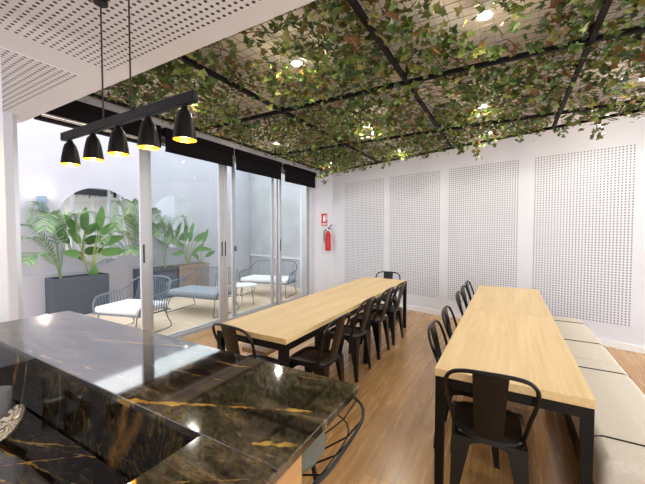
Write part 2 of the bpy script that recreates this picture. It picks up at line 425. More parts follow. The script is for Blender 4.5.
# ---------------------------------------------------------------- sliding glass doors
struct(MB().box(-4.23, -4.04, 1.175, 1.235, 0, 2.86).build('trim_3', 'alu'))          # near jamb
struct(MB().box(-4.23, -4.04, 6.375, 6.44, 0, 2.86).build('trim_4', 'alu'))           # far jamb
struct(MB().box(-4.23, -4.03, 1.235, 6.375, 2.78, 2.86).build('trim_5', 'alu'))       # head
struct(MB().box(-4.23, -4.02, 1.20, 6.40, -0.012, 0.004).build('trim_6', 'alu'))      # sill track
def leaf(k, y0, y1, x, w0=0.07, w1=0.07, slot=None, lock=None):
    d = struct(bpy.data.objects.new('door_%d' % k, None)); C.objects.link(d); d.location = (x, y0, 0.012)
    L = y1 - y0; H_ = 2.765
    fr_ = MB(); fr_.rbox(-0.02, 0.02, 0, w0, 0, H_, 0.004, 1); fr_.rbox(-0.02, 0.02, L - w1, L, 0, H_, 0.004, 1)
    fr_.box(-0.018, 0.018, w0, L - w1, 0, 0.03); fr_.box(-0.018, 0.018, w0, L - w1, H_ - 0.07, H_)
    fr_.build('door_frame', 'alu', d)
    MB().box(-0.004, 0.004, w0 - .005, L - w1 + .005, 0.026, H_ - 0.065).build('glass_pane', 'glass', d, smooth=0)
    if slot:
        for yy in slot: MB().rbox(0.018, 0.026, yy - 0.012, yy + 0.012, 1.10, 1.34, 0.004, 1).build('door_handle', 'slot', d)
    if lock:
        MB().rbox(0.018, 0.03, lock - 0.025, lock + 0.025, 1.16, 1.25, 0.004, 1).build('door_lock', 'slot', d)
leaf(1, 2.41, 3.80, -4.075, 0.11, 0.10, slot=(0.035, 1.345))
leaf(2, 2.53, 3.92, -4.165, 0.09, 0.08)
leaf(3, 3.805, 5.11, -4.075, 0.075, 0.075, slot=(0.02,))
leaf(4, 4.07, 5.37, -4.165, 0.085, 0.06, lock=0.07)
leaf(5, 5.29, 6.37, -4.075, 0.07, 0.06, slot=(0.03,))

# roller blinds
def blind(y0, y1, zb, label, rolled=False):
    t = thing('roller_blind', label, 'blind', (-3.93, y0, 0), 0, None)
    L = y1 - y0
    MB().rbox(-0.05, 0.05, 0, L, 2.775, 2.875, 0.008).build('cassette', 'blind', t)
    if not rolled:
        MB().box(0.018, 0.022, 0.012, L - 0.012, zb, 2.79).build('blind_fabric', 'blind', t, smooth=0)
        MB().tube([(0.02, 0.01, zb), (0.02, L - 0.01, zb)], 0.011, 8).build('bottom_bar', 'blind', t)
        MB().tube([(0.045, L + 0.005, 2.84), (0.045, L + 0.01, 2.52)], 0.006, 6).build('chain', 'alu', t)
    else:
        MB().box(-0.045, 0.045, 0.0, L, 2.60, 2.775).build('blind_fabric', 'blind', t, smooth=0)
        MB().tube([(0.055, 0.02, 2.64), (0.055, L * 0.82, 2.64)], 0.022, 12).build('roller_tube', 'chrome', t)
blind(1.34, 2.60, 2.6, 'black blind with bare metal tube over the open left doorway', True)
blind(2.66, 3.87, 2.575, 'black roller blind over the glass door right of the black pendant lamp')
blind(3.93, 5.17, 2.545, 'black roller blind over the middle glass panes, between two others')
blind(5.27, 6.47, 2.53, 'black roller blind over the last pane, nearest the fire extinguisher')

# ---------------------------------------------------------------- trellis, ivy, spotlights
GZ = 2.80
TX0, TX1, TY0 = -3.40, 1.80, 1.24
def trellis_y(x): return 6.20 - 0.335 * (x + 3.40)
tr_ = thing('ceiling_trellis', 'black steel trellis hung below the white ceiling, covered with ivy', 'trellis', (0, 0, 0))
tr_b = []
for x in (-3.40, -2.10, -0.77, 0.46, 1.80):
    MB().box(x - .016, x + .016, TY0, trellis_y(x), GZ - .016, GZ + .016).build('beam', 'beam', tr_, smooth=0)
for y in (1.26, 2.80, 4.33):
    xe = TX1 if y < 4.4 else TX1
    MB().box(TX0, xe, y - .015, y + .015, GZ - .017, GZ + .015).build('beam', 'beam', tr_, smooth=0)
a = Vector((TX0, trellis_y(TX0), GZ)); b = Vector((TX1, trellis_y(TX1), GZ)); ang = math.atan2(b.y - a.y, b.x - a.x)
MB().box(0, (b - a).length, -.015, .015, -.0165, .0155).build('beam', 'beam', tr_, a, ang, smooth=0)
for x in (-3.40, -2.10, -0.77, 0.46, 1.80):
    for y in (2.80, 4.33):
        MB().box(x - .014, x + .014, y - .014, y + .014, GZ + .015, ZC).build('hanger', 'beam', tr_, smooth=0)
wm = MB(); x = TX0 + .1
while x < TX1:
    wm.box(x - .0007, x + .0007, TY0, trellis_y(x), GZ + .024, GZ + .027); x += 0.08
y = TY0 + .05
while y < trellis_y(TX0):
    xe = min(TX1, TX0 + (6.20 - y) / 0.335)
    wm.box(TX0, xe, y - .0007, y + .0007, GZ + .027, GZ + .030); y += 0.08
wm.build('wire_mesh', 'wire', tr_, smooth=0)

LX = (-2.95, -1.48, -0.20, 0.97); LY = (2.20, 3.84, 5.02)
SPOTS = [(-2.86, 2.21), (-1.45, 2.12), (-0.145, 2.23), (1.0, 2.2), (-3.0, 3.87), (-1.55, 3.82), (-0.25, 3.82), (1.0, 3.8), (-2.99, 5.47), (-1.555, 5.24), (-0.22, 4.85), (0.93, 4.80)]
rng = random.Random(7)
def hash_noise(x, y):
    s = 0
    for k, (fx, fy, p) in enumerate(((2.1, 1.3, .4), (-1.2, 2.6, 1.9), (3.7, -2.9, 4.2), (5.3, 4.1, .8), (-6.9, 5.2, 2.6))):
        s += math.sin(fx * x + fy * y + p) / (1 + 0.3 * k)
    return s
LEAF = [(0, 0), (.22, .02), (.46, -.10), (.40, .18), (.52, .42), (.26, .50), (.16, .66), (0, 1.0), (-.16, .66), (-.26, .50), (-.52, .42), (-.40, .18), (-.46, -.10), (-.22, .02)]
def add_leaf(mb, p, size, yaw, tilt, roll, fold=0.18):
    e = Euler((tilt, roll, yaw)).to_matrix()
    vs_ = [e @ Vector((0, .32, -.06)) * size + p]
    for (lx, ly) in LEAF:
        vs_.append(e @ (Vector((lx, ly, abs(lx) * fold - (.10 if ly > .9 else 0)))) * size + p)
    n = len(LEAF)
    mb.add(vs_, [(0, 1 + i, 1 + (i + 1) % n) for i in range(n)])
iv = MB(); cnt = 0; tries = 0
while cnt < 13500 and tries < 120000:
    tries += 1
    x = rng.uniform(TX0 - .05, TX1); y = rng.uniform(1.2, 6.25)
    if y > trellis_y(x) + .05: continue
    far = (y - 1.2) / 4.5
    if hash_noise(x * 1.6, y * 1.6) + rng.uniform(-1.6, 1.6) < -0.95 - 0.5 * far: continue
    z = GZ + rng.gauss(0.02, 0.035)
    nearbeam = min(abs(x - q) for q in (-3.40, -2.10, -0.77, 0.46, 1.80)) < .05 or min(abs(y - q) for q in (2.8, 4.33)) < .05
    if nearbeam and z < GZ + .05 and rng.random() < .9: continue
    if any((x - sx) ** 2 + (y - sy) ** 2 < 0.10 ** 2 for sx, sy in SPOTS): continue
    if rng.random() < 0.06: z -= rng.uniform(.02, .14)
    add_leaf(iv, Vector((x, y, min(z, 2.92))), rng.uniform(.034, .074), rng.uniform(0, 2 * PI), rng.gauss(PI, .55), rng.gauss(0, .55)); cnt += 1
for (x, y, dz) in ((-0.40, 4.95, .34), (0.85, 4.72, .26), (-3.38, 6.0, .3), (-3.3, 5.7, .2), (-1.9, 5.55, .18), (-1.15, 5.35, .16), (0.1, 4.95, .15), (0.55, 4.8, .18), (-2.4, 5.75, .15), (-2.2, 1.6, .12), (-0.6, 5.1, .2)):
    for k in range(int(dz * 70)):
        t = rng.random(); add_leaf(iv, Vector((x + rng.gauss(0, .035), y + rng.gauss(0, .035), GZ - dz * t)), rng.uniform(.04, .075), rng.uniform(0, 6.28), rng.gauss(PI / 2 + .4, .5), rng.gauss(0, .5))
ivy = iv.build('hanging_ivy', 'ivy', smooth=0)
tag(ivy, 'dense green and russet ivy leaves trailing over the black ceiling trellis', 'ivy'); ivy['kind'] = 'stuff'
sm = MB()
for k in range(90):
    x = rng.uniform(TX0, TX1); y = rng.uniform(1.3, 5.6)
    if y > trellis_y(x) - .1: continue
    pts = []; a = rng.uniform(0, 6.28)
    for i in range(7):
        pts.append((x, y, GZ + .035 + rng.uniform(-.03, .03))); a += rng.gauss(0, .5)
        x = min(TX1, max(TX0, x + math.cos(a) * .14)); y = max(1.25, min(trellis_y(x), y + math.sin(a) * .14))
    sm.tube(smooth_path(pts, 3), .0032, 5)
stems = sm.build('ivy_stem', 'brown_stem', ivy)

cols = ['first', 'second', 'third', 'fourth']
rows = ['row nearest the bar', 'middle row', 'row nearest the perforated wall']
sp0 = None
for i, (x, y) in enumerate(SPOTS):
    lab = 'glowing ceiling spotlight, %s, %s from the glass' % (rows[i // 4], cols[i % 4])
    if sp0 is None:
        sp0 = thing('ceiling_spotlight', lab, 'spotlight', (x, y, ZC), 0, 'ceiling spotlights in the ivy')
        MB().lathe([(0.012, 0), (0.012, -.06), (0.04, -.065), (0.044, -.14), (0.038, -.14), (0.036, -.128)], 20).build('housing', 'white', sp0)
        MB().lathe([(0.0375, -.130), (0.001, -.133)], 20, cap1=True).build('lens', 'lamp', sp0)
    else:
        dup(sp0, (x, y, ZC), 0, lab)
    l = bpy.data.lights.new('spot_beam', 'SPOT'); l.energy = SPOT_W; l.color = (1.0, .965, .91); l.spot_size = R(165); l.spot_blend = 0.5; l.shadow_soft_size = .04
    lo_ = bpy.data.objects.new('spot_beam', l); C.objects.link(lo_); lo_.location = (x, y, ZC - .145)
    point('spot_glow', (x, y, ZC - .165), 4.5, (1.0, .88, .62), 0.03)

# ---------------------------------------------------------------- bar
bar = thing('bar_counter', 'L-shaped bar with polished black and gold marble top in the foreground', 'bar counter', (0, 0, 0))
MB().rbox(-2.035, -0.347, 0.447, 0.81, 1.08, 1.10, 0.002, 1).build('countertop', 'marble', bar)
MB().rbox(-0.549, -0.347, -0.6, 0.446, 1.08, 1.10, 0.002, 1).build('return_countertop', 'marble', bar)
MB().box(-2.035, -0.548, 0.455, 0.475, 0.86, 1.08).build('backsplash', 'marble_panel', bar, smooth=0)
MB().box(-0.545, -0.53, -0.6, 0.455, 0.86, 1.08).build('side_splash', 'marble', bar, smooth=0)
MB().box(-2.035, -0.43, 0.476, 0.645, 0, 1.08).build('bar_body', 'bar_wood', bar, smooth=0)
MB().box(-0.529, -0.43, -0.6, 0.475, 0, 1.08).build('return_body', 'bar_wood', bar, smooth=0)
wk = thing('back_worktop', 'lower black marble worktop with gold veins inside the bar', 'worktop', (0, 0, 0))
MB().rbox(-2.035, -0.548, -0.35, 0.452, 0.86, 0.89, 0.002, 1).build('worktop_slab', 'marble_work', wk)
MB().box(-2.035, -0.56, -0.30, 0.44, 0, 0.86).build('cabinet', 'bar_wood', wk, smooth=0)

# ---------------------------------------------------------------- linear pendant over the bar
PX0, PX1, PY, PZ = -2.068, -1.012, 0.818, 2.025
pl = thing('pendant_lamp', 'long black pendant lamp with five gold-lined cone shades over the bar', 'pendant lamp', (PX0, PY, PZ))
PL = PX1 - PX0
MB().rbox(0, PL, -0.013, 0.013, -0.021, 0.021, 0.003, 1).build('rail', 'black_metal', pl)
for cx in (PX0 + .408, PX0 + .636):
    MB().tube([(cx - PX0, 0, 0.025), (cx - PX0, 0, ZS - PZ)], 0.004, 6).build('cable', 'cable', pl)
    MB().lathe([(0.03, 0), (0.03, -.02)], 20, (cx - PX0, 0, ZS - PZ), cap1=True).build('ceiling_rose', 'black_metal', pl)
for wx in (-1.99, -1.757, -1.536, -1.308, -1.077):
    lx = wx - PX0
    prof = [(0.012, -.026), (0.016, -.04), (0.026, -.052), (0.033, -.08), (0.039, -.115), (0.043, -.152)]
    sh = MB().lathe(prof, 28, (lx, 0, 0)).build('lamp_shade', 'black_metal', pl)
    MB().lathe([(0.0405, -.152), (0.037, -.115), (0.031, -.08), (0.024, -.056), (0.005, -.05)], 28, (lx, 0, 0)).build('shade_lining', 'gold', sh)
    MB().lathe([(0.043, -.152), (0.0405, -.152)], 28, (lx, 0, 0)).build('shade_rim', 'gold', sh)
    MB().lathe([(0.004, -.06), (0.018, -.075), (0.023, -.098), (0.018, -.118), (0.001, -.126)], 16, (lx, 0, 0)).build('bulb', 'bulb', sh)
    MB().lathe([(0.0395, -.140), (0.001, -.141)], 28, (lx, 0, 0), cap1=True).build('diffuser', 'amber', sh)
    point('pendant_bulb', (wx, PY, PZ - .16), 1.6, (1, .74, .38), 0.015)

# ---------------------------------------------------------------- long tables
def table(x, y0, y1, label, group):
    t = thing('long_table', label, 'table', (x, (y0 + y1) / 2, 0), 0, group)
    hw = 0.355; L = (y1 - y0) / 2
    top = MB().rbox(-hw, hw, -L, L, 0.708, 0.75, 0.002, 1).build('tabletop', 'oak', t)
    a_ = MB(); q = 0.046; e = 0.004
    a_.box(-hw + e + q, hw - e - q, -L + e, -L + e + .03, 0.655, 0.708); a_.box(-hw + e + q, hw - e - q, L - e - .03, L - e, 0.655, 0.708)
    a_.box(-hw + e, -hw + e + .03, -L + e + q, L - e - q, 0.655, 0.708); a_.box(hw - e - .03, hw - e, -L + e + q, L - e - q, 0.655, 0.708)
    a_.build('apron', 'black_metal', t, smooth=0)
    for sx in (-1, 1):
        for sy in (-1, 1):
            xa = sx * (hw - e); xb = sx * (hw - e - q); ya = sy * (L - e); yb = sy * (L - e - q)
            MB().box(min(xa, xb), max(xa, xb), min(ya, yb), max(ya, yb), 0, 0.708).build('leg', 'black_metal', t, smooth=0)
    return t
LTX = -1.722; RTX = 0.008
table(LTX, 1.850, 3.458, 'light oak table along the glass doors, the half nearer the bar', 'tables along the glass doors')
table(LTX, 3.462, 5.055, 'light oak table along the glass doors, the half nearer the perforated wall', 'tables along the glass doors')
table(RTX, 1.877, 3.503, 'light oak table beside the upholstered bench, the half in the foreground', 'tables beside the bench')
table(RTX, 3.507, 5.110, 'light oak table beside the upholstered bench, the half nearer the perforated wall', 'tables beside the bench')

# wooden bench tucked under the window-side table
bw = thing('wooden_bench', 'low wooden bench tucked under the window-side table, behind the end chair', 'bench', (-1.985, 3.05, 0))
MB().rbox(-0.14, 0.14, -0.86, 0.86, 0.41, 0.45, 0.003, 1).build('seat', 'bench_wood', bw)
for sy in (-1, 1):
    for sx in (-1, 1):
        MB().box(sx * .115 - .018, sx * .115 + .018, sy * .6 - .018, sy * .6 + .018, 0, .41).build('leg', 'black_metal', bw, smooth=0)

# ---------------------------------------------------------------- metal cafe chair (front = +y)
def make_chair(label, loc, rz, group):
    t = thing('metal_chair', label, 'chair', loc, rz, group)
    # seat: rounded square, dished
    def outline(r, n=40, p=4.5):
        o = []
        for k in range(n):
            a = 2 * PI * k / n; c, s_ = math.cos(a), math.sin(a)
            q = (abs(c) ** p + abs(s_) ** p) ** (-1 / p)
            wid = 0.945 + 0.07 * s_        # a touch wider at the front
            o.append((r * q * c * wid, r * q * s_))
        return o
    sm_ = MB(); rings = [(0.02, .449), (0.10, .446), (0.150, .446), (0.160, .452), (0.178, .453), (0.185, .446), (0.187, .425), (0.183, .424), (0.182, .440), (0.02, .440)]
    n = 40; vs_ = []; 
    for r, z in rings: vs_ += [(x, y, z) for x, y in outline(r)]
    fs_ = [(i * n + k, i * n + (k + 1) % n, (i + 1) * n + (k + 1) % n, (i + 1) * n + k) for i in range(len(rings) - 1) for k in range(n)]
    fs_.append(tuple(range(n - 1, -1, -1))); fs_.append(tuple((len(rings) - 1) * n + k for k in range(n)))
    sm_.add(vs_, fs_); sm_.build('seat', 'chair_metal', t)
    # arched skirt between the legs
    sk = MB()
    for side in range(4):
        rot = Matrix.Rotation(side * PI / 2, 3, 'Z'); N = 14; vs_ = []
        for off in (0, -.006):
            for k in range(N + 1):
                u = -1 + 2 * k / N
                zb = .430 - .012 - .115 * abs(u) ** 3.2
                fl = (.430 - zb) * 0.10
                vs_.append(rot @ Vector((u * .146, .178 + off + fl * .6, zb))); vs_.append(rot @ Vector((u * .146, .178 + off, .432)))
        m_ = 2 * (N + 1); fs_ = []
        for k in range(N):
            a = 2 * k; fs_.append((a, a + 2, a + 3, a + 1)); fs_.append((m_ + a + 1, m_ + a + 3, m_ + a + 2, m_ + a)); fs_.append((a + 2, a, m_ + a, m_ + a + 2))
        sk.add(vs_, fs_)
    sk.build('seat_skirt', 'chair_metal', t)
    # tapered folded-sheet legs
    for sx in (-1, 1):
        for sy in (-1, 1):
            top_c = Vector((sx * (.147 if sy < 0 else .162), sy * .158, .436)); bot = Vector((sx * .182, sy * .196, 0.0))
            prof_t = [(.026, .026), (-.062, .026), (-.062, .018), (.012, .012), (.018, -.062), (.026, -.062)]
            vs_ = []
            for cpt, sc_ in ((top_c, 1.08), (top_c.lerp(bot, .30), .82), (top_c.lerp(bot, .65), .50), (bot, .33)):
                for px_, py_ in prof_t: vs_.append((cpt.x + sx * px_ * sc_, cpt.y + sy * py_ * sc_, cpt.z))
            n6 = 6; fs_ = [(i * n6 + k, i * n6 + (k + 1) % n6, (i + 1) * n6 + (k + 1) % n6, (i + 1) * n6 + k) for i in range(3) for k in range(n6)]
            fs_ += [tuple(range(5, -1, -1)), tuple(18 + k for k in range(6))]
            if sx * sy < 0: fs_ = [tuple(reversed(f)) for f in fs_]
            MB().add(vs_, fs_).build('leg', 'chair_metal', t, smooth=0)
    # hoop back
    def bk(x, z): # leaning back; bowed
        h = (z - .45) / .39
        return Vector((x, -.118 - .140 * h - .012 * math.cos(x / .21 * PI / 2) * h, z))
    pts = []
    L_ = [(-.160, .445), (-.172, .50), (-.184, .58), (-.200, .65), (-.208, .71), (-.202, .765), (-.172, .802), (-.12, .818), (-.06, .823), (0, .824)]
    pts = L_ + [(-x, z) for x, z in L_[-2::-1]]
    MB().tube(smooth_path([bk(x, z) for x, z in pts], 3), .0105, 8).build('back_frame', 'chair_metal', t)
    # central splat
    vs_ = []; N = 8; K = 4
    for off in (0, .005):
        for i in range(N + 1):
            z = .440 + (.824 - .440) * i / N; hw = .066 + .016 * i / N
            for k in range(K + 1):
                x = -hw + 2 * hw * k / K; h = (z - .44) / .384; p = Vector((x, -.176 - .088 * h, z)); vs_.append((p.x, p.y + off + .004 * math.cos(k / K * 2 * PI), p.z))
    m_ = (N + 1) * (K + 1); fs_ = []
    for i in range(N):
        for k in range(K):
            a = i * (K + 1) + k; fs_.append((a, a + 1, a + K + 2, a + K + 1)); fs_.append((m_ + a + K + 1, m_ + a + K + 2, m_ + a + 1, m_ + a))
        a = i * (K + 1); fs_.append((a + K + 1, m_ + a + K + 1, m_ + a, a)); a += K; fs_.append((a, m_ + a, m_ + a + K + 1, a + K + 1))
    MB().add(vs_, fs_).build('back_splat', 'chair_metal', t)
    cb = MB(); cb.tube([(-.165, -.165, .27), (.165, .165, .27)], .007, 6); cb.tube([(.165, -.165, .27), (-.165, .165, .27)], .007, 6)
    return t
ch = make_chair('black metal chair in the foreground at the end of the bench-side table', (-0.085, 2.02, 0), R(5), 'black metal chairs')
G = 'black metal chairs'
ordn = ['nearest the bar', 'second from the bar', 'third from the bar', 'nearest the perforated wall']
for i, (x, y, a) in enumerate(((-1.43, 2.36, 90), (-1.49, 3.13, 90), (-1.495, 3.79, 90), (-1.485, 4.36, 88))):
    dup(ch, (x, y, 0), R(a), 'black metal chair on the aisle side of the window-side table, ' + ordn[i])
dup(ch, (-1.765, 1.955, 0), R(-4), 'black metal chair just behind the bar, at the near end of the window-side table')
dup(ch, (-1.76, 5.07, 0), R(180), 'black metal chair at the far end of the window-side table')
ordn = ['nearest the camera', 'second from the camera', 'third from the camera', 'fourth from the camera', 'nearest the perforated wall']
for i, (y, a) in enumerate(((2.50, -90), (3.06, -90), (3.91, -90), (4.385, -90), (4.85, -90))):
    dup(ch, (-0.225, y, 0), R(a), 'black metal chair on the aisle side of the bench-side table, ' + ordn[i])

# ---------------------------------------------------------------- upholstered bench (two poufs in a row)
def pouf(y0, y1, pipes, label):
    t = thing('upholstered_bench', label, 'bench', (0.60, y0, 0), 0, 'cream upholstered benches')
    L = y1 - y0
    MB().rbox(-0.205, 0.215, 0, L - .006, 0.22, 0.455, 0.05, 5).build('seat_cushion', 'bench_fabric', t)
    MB().box(-0.17, 0.17, 0.06, L - .06, 0, 0.225).build('plinth', 'black_metal', t, smooth=0)
    for p in pipes:
        yy = p - y0; pts = [(-.2075, yy, .25), (-.2075, yy, .40), (-.192, yy, .441), (-.155, yy, .457), (.165, yy, .457), (.202, yy, .441), (.2175, yy, .40), (.2175, yy, .25)]
        MB().tube(pts, .0048, 6).build('piping', 'piping', t)
pouf(1.93, 3.455, (2.155, 3.18), 'cream upholstered bench with black piping in the right foreground')
pouf(3.460, 4.985, (3.92, 4.70), 'cream upholstered bench with black piping, the one nearer the perforated wall')

# ---------------------------------------------------------------- wire bar stool beside the bar
st = thing('bar_stool', 'bar stool with grey seat and curved black wire back at the bar corner', 'stool', (-0.785, 0.985, 0), R(0))
MB().lathe([(0.001, .66), (0.15, .66), (0.19, .675), (0.205, .70), (0.19, .728), (0.14, .742), (0.001, .745)], 32).build('seat', 'stool_fabric', st)
def rim(th, f=1.0):
    h = 0.5 + 0.5 * math.sin(th)            # 1 at the back (+y), 0 at the front
    r = 0.215 + 0.098 * f
    q = (abs(math.cos(th)) ** 3.6 + abs(math.sin(th)) ** 3.6) ** (-1 / 3.6)
    return (r * q * math.cos(th), r * q * math.sin(th), .66 + (0.10 + 0.04 * h) * f)
fr_ = MB()
fr_.tube([rim(2 * PI * k / 48) for k in range(48)], .0065, 8, closed=True)
st_f = fr_.build('rim', 'black_metal', st)
wr = MB()
wr.tube([rim(2 * PI * k / 48, .45) for k in range(48)], .0035, 6, closed=True)
for k in range(16):
    th = 2 * PI * k / 16 + .1; wr.tube([(0.17 * math.cos(th), .17 * math.sin(th), .655), rim(th, .45), rim(th, 1.0)], .0035, 6)
wr.build('wire_shell', 'black_metal', st)
for k in range(4):
    th = PI / 4 + k * PI / 2
    MB().tube([(.14 * math.cos(th), .14 * math.sin(th), .66), (.26 * math.cos(th), .26 * math.sin(th), 0)], .010, 8).build('leg', 'black_metal', st)
MB().tube([(.226 * math.cos(2 * PI * k / 32), .226 * math.sin(2 * PI * k / 32), .19) for k in range(32)], .007, 8, closed=True).build('foot_ring', 'black_metal', st)

# ---------------------------------------------------------------- cut glassware on the worktop
def tumbler(name, label, loc, r, h):
    t = MB(); n = 32
    prof = [(r * .8, 0), (r * .86, .008), (r, h), (r * .93, h), (r * .80, .018), (0.002, .016)]
    vs_ = []
    for i, (rr, z) in enumerate(prof):
        for k in range(n):
            a = 2 * PI * k / n; q = rr * (1 - (.045 if (k % 2 and i in (1, )) else 0)); q = rr * (0.955 if (k % 2 and i < 2) else 1); vs_.append((q * math.cos(a), q * math.sin(a), z))
    fs_ = [(i * n + k, i * n + (k + 1) % n, (i + 1) * n + (k + 1) % n, (i + 1) * n + k) for i in range(len(prof) - 1) for k in range(n)]
    fs_.append(tuple(range(n - 1, -1, -1))); fs_.append(tuple((len(prof) - 1) * n + k for k in range(n)))
    return tag(t.add(vs_, fs_).build(name, 'crystal', None, loc, smooth=0), label, 'glass')
tumbler('crystal_tumbler', 'cut crystal tumbler behind the leaning glass dish on the lower worktop', (-1.475, 0.375, 0.8905), 0.040, 0.10)
tumbler('crystal_tumbler', 'cut crystal tumbler at the left picture edge in front of the leaning dish', (-1.27, 0.262, 0.8905), 0.038, 0.085)
# leaning ribbed dish
vdir = (Vector((-1.345, 0.372, .955)) - cam.location).normalized(); rt_ = vdir.cross(Vector((0, 0, 1))).normalized(); up_ = rt_.cross(vdir)
nrm = (-vdir * .40 + (-rt_ * .8 + up_ * .6) * .916).normalized()
q = nrm.to_track_quat('Z', 'Y').to_matrix()
dm = MB(); n = 48; RD = .054; vs_ = []
for i, (rr, z) in enumerate([(.010, .0), (.016, .003), (.026, .001), (.044, .005), (RD, .013), (RD, .008), (.042, -.004), (.010, -.006)]):
    for k in range(n):
        a = 2 * PI * k / n; zz = z + (.004 if (k % 4 < 2 and 1 <= i <= 3) else 0); vs_.append(q @ Vector((rr * math.cos(a), rr * math.sin(a), zz)))
fs_ = [(i * n + k, i * n + (k + 1) % n, (i + 1) * n + (k + 1) % n, (i + 1) * n + k) for i in range(7) for k in range(n)] + [tuple(range(n - 1, -1, -1)), tuple(7 * n + k for k in range(n))]
zmin = min(v.z for v in vs_)
M['silver_dish'] = mat('ribbed_pressed_glass', srgb(226, 214, 186), 0.12, 0.8)
tag(dm.add(vs_, fs_).build('ribbed_dish', 'silver_dish', None, (-1.325, .372, .8905 - zmin), smooth=0), 'round ribbed glass dish tilted on edge on the lower worktop', 'dish')

# ---------------------------------------------------------------- fire extinguisher and its sign
AD = (A1 - A0).normalized(); AN = Vector((AD.y, -AD.x, 0)); aang = math.atan2(AD.y, AD.x)
pe = A0.lerp(A1, .70); ps = A0.lerp(A1, .45)
ex = thing('fire_extinguisher', 'red fire extinguisher hung on the white pier beside the glass doors', 'fire extinguisher', (pe.x + AN.x * .085, pe.y + AN.y * .085, 1.07), aang)
MB().lathe([(0.001, 0), (.055, 0), (.062, .015), (.064, .05), (.064, .36), (.055, .405), (.03, .435), (.022, .45), (.022, .465)], 24).build('cylinder', 'red', ex)
MB().lathe([(.023, .46), (.026, .475), (.020, .50), (.001, .505)], 16).build('valve', 'chrome', ex)
MB().rbox(-.012, .10, -.012, .012, .50, .515, .003, 1).build('handle', 'black_rubber', ex)
MB().tube([(0.01, 0, .51), (.05, 0, .56), (.10, 0, .60)], .011, 8).build('lever', 'black_rubber', ex)
MB().tube(smooth_path([(-.02, 0, .48), (-.075, -.01, .47), (-.088, -.015, .36), (-.080, -.015, .2)], 5), .010, 8).build('hose', 'black_rubber', ex)
MB().box(-.02, .02,   .055, .083, .12, .34).build('wall_bracket', 'black_metal', ex, smooth=0)
sg = thing('extinguisher_sign', 'small red sign with white extinguisher symbol above the red extinguisher', 'sign', (ps.x, ps.y, 1.64), aang)
MB().box(-.075, .075, -.006, 0, 0, .30).build('sign_plate', 'red', sg, smooth=0)
ic = MB(); ic.box(-.030, .030, -.0075, -.006, .105, .21); ic.box(-.016, .016, -.0075, -.006, .21, .235); ic.box(-.016, .05, -.0075, -.006, .235, .25); ic.box(.042, .052, -.0075, -.006, .14, .245)
ic.build('extinguisher_symbol', 'white', sg, smooth=0)
ln = MB(); ln.box(-.055, .055, -.0075, -.006, .055, .068); ln.box(-.055, .055, -.0075, -.006, .03, .043)
ln.build('text_lines', 'white', sg, smooth=0)
bd = MB(); bd.box(-.068, .068, -.0075, -.006, .288, .293); bd.box(-.068, .068, -.0075, -.006, .007, .012); bd.box(-.068, -.063, -.0075, -.006, .012, .288); bd.box(.063, .068, -.0075, -.006, .012, .288)
bd.build('border', 'white', sg, smooth=0)

# ---------------------------------------------------------------- courtyard planters and plants
def planter(y0, y1, m_, label, x0=-7.05, x1=-6.72, h=.70):
    t = thing('planter_box', label, 'planter', (x0, y0, -0.012)); L = y1 - y0; W = x1 - x0; th = .025; H_ = h + .012
    b_ = MB(); b_.box(0, W, 0, th, 0, H_); b_.box(0, W, L - th, L, 0, H_); b_.box(0, th, th, L - th, 0, H_); b_.box(W - th, W, th, L - th, 0, H_); b_.box(th, W - th, th, L - th, 0, .05)
    b_.build('box', m_, t, smooth=0)
    MB().box(th, W - th, th, L - th, .05, H_ - .05).build('soil', 'soil', t, smooth=0)
planter(2.46, 3.35, 'planter', 'charcoal rectangular planter under the large round mirror')
planter(4.00, 4.85, 'planter', 'charcoal rectangular planter partly hidden behind the door stile')
planter(4.90, 5.78, 'taupe', 'taupe rectangular planter beyond the grey outdoor armchair')
SOIL = .655
def frond(pts, parent, ll=.26, n=26, seed=0, droop=.5):
    r_ = random.Random(seed); P = smooth_path(pts, 8); mb = MB(); mb.tube(P, [.008 * (1 - .75 * i / (len(P) - 1)) for i in range(len(P))], 5)
    m_ = len(P)
    for k in range(n):
        u = .28 + .72 * k / (n - 1); f = u * (m_ - 1); i = min(int(f), m_ - 2); p = P[i].lerp(P[i + 1], f - i); d = (P[i + 1] - P[i]).normalized()
        side = d.cross(Vector((0, 0, 1)));
        if side.length < .05: side = Vector((0, 1, 0))
        side.normalize(); l_ = ll * (math.sin(PI * min(1, (u - .15) / .95)) * .8 + .25) * r_.uniform(.85, 1.1); wd = .015
        for sg_ in (-1, 1):
            dirn = (side * sg_ * .8 + d * .65 + Vector((0, 0, .18))).normalized(); nn = d.cross(dirn).normalized(); wv = dirn.cross(nn).normalized() * wd
            a = p; b_ = p + dirn * l_ * .5; c = p + dirn * l_ + Vector((0, 0, -droop * l_ * .5))
            mb.add([a - wv * .4, a + wv * .4, b_ + wv + Vector((0, 0, -.01)), c, b_ - wv + Vector((0, 0, -.01))], [(0, 1, 2, 4), (4, 2, 3)])
    mb.v = [(max(x, -.17), y, z) for x, y, z in mb.v]      # fronds press against the wall, not through it
    return mb.build('frond', 'palm', parent, smooth=0)
def palm(loc, label, dirs, h, seed):
    t = thing('palm_plant', label, 'plant', loc); r_ = random.Random(seed)
    MB().tube([(0, 0, -.03), (.005, .01, .12)], [.03, .018], 8).build('stem', 'stem', t)
    for k, (dx, dy, up, L) in enumerate(dirs):
        d = Vector((dx, dy, 0)); 
        frond([(0, 0, .02), d * L * .12 + Vector((0, 0, up * .5)), d * L * .42 + Vector((0, 0, up * .92)), d * L * .78 + Vector((0, 0, up)), d * L + Vector((0, 0, up * .80))], t, .30, 24, seed * 31 + k)
    return t
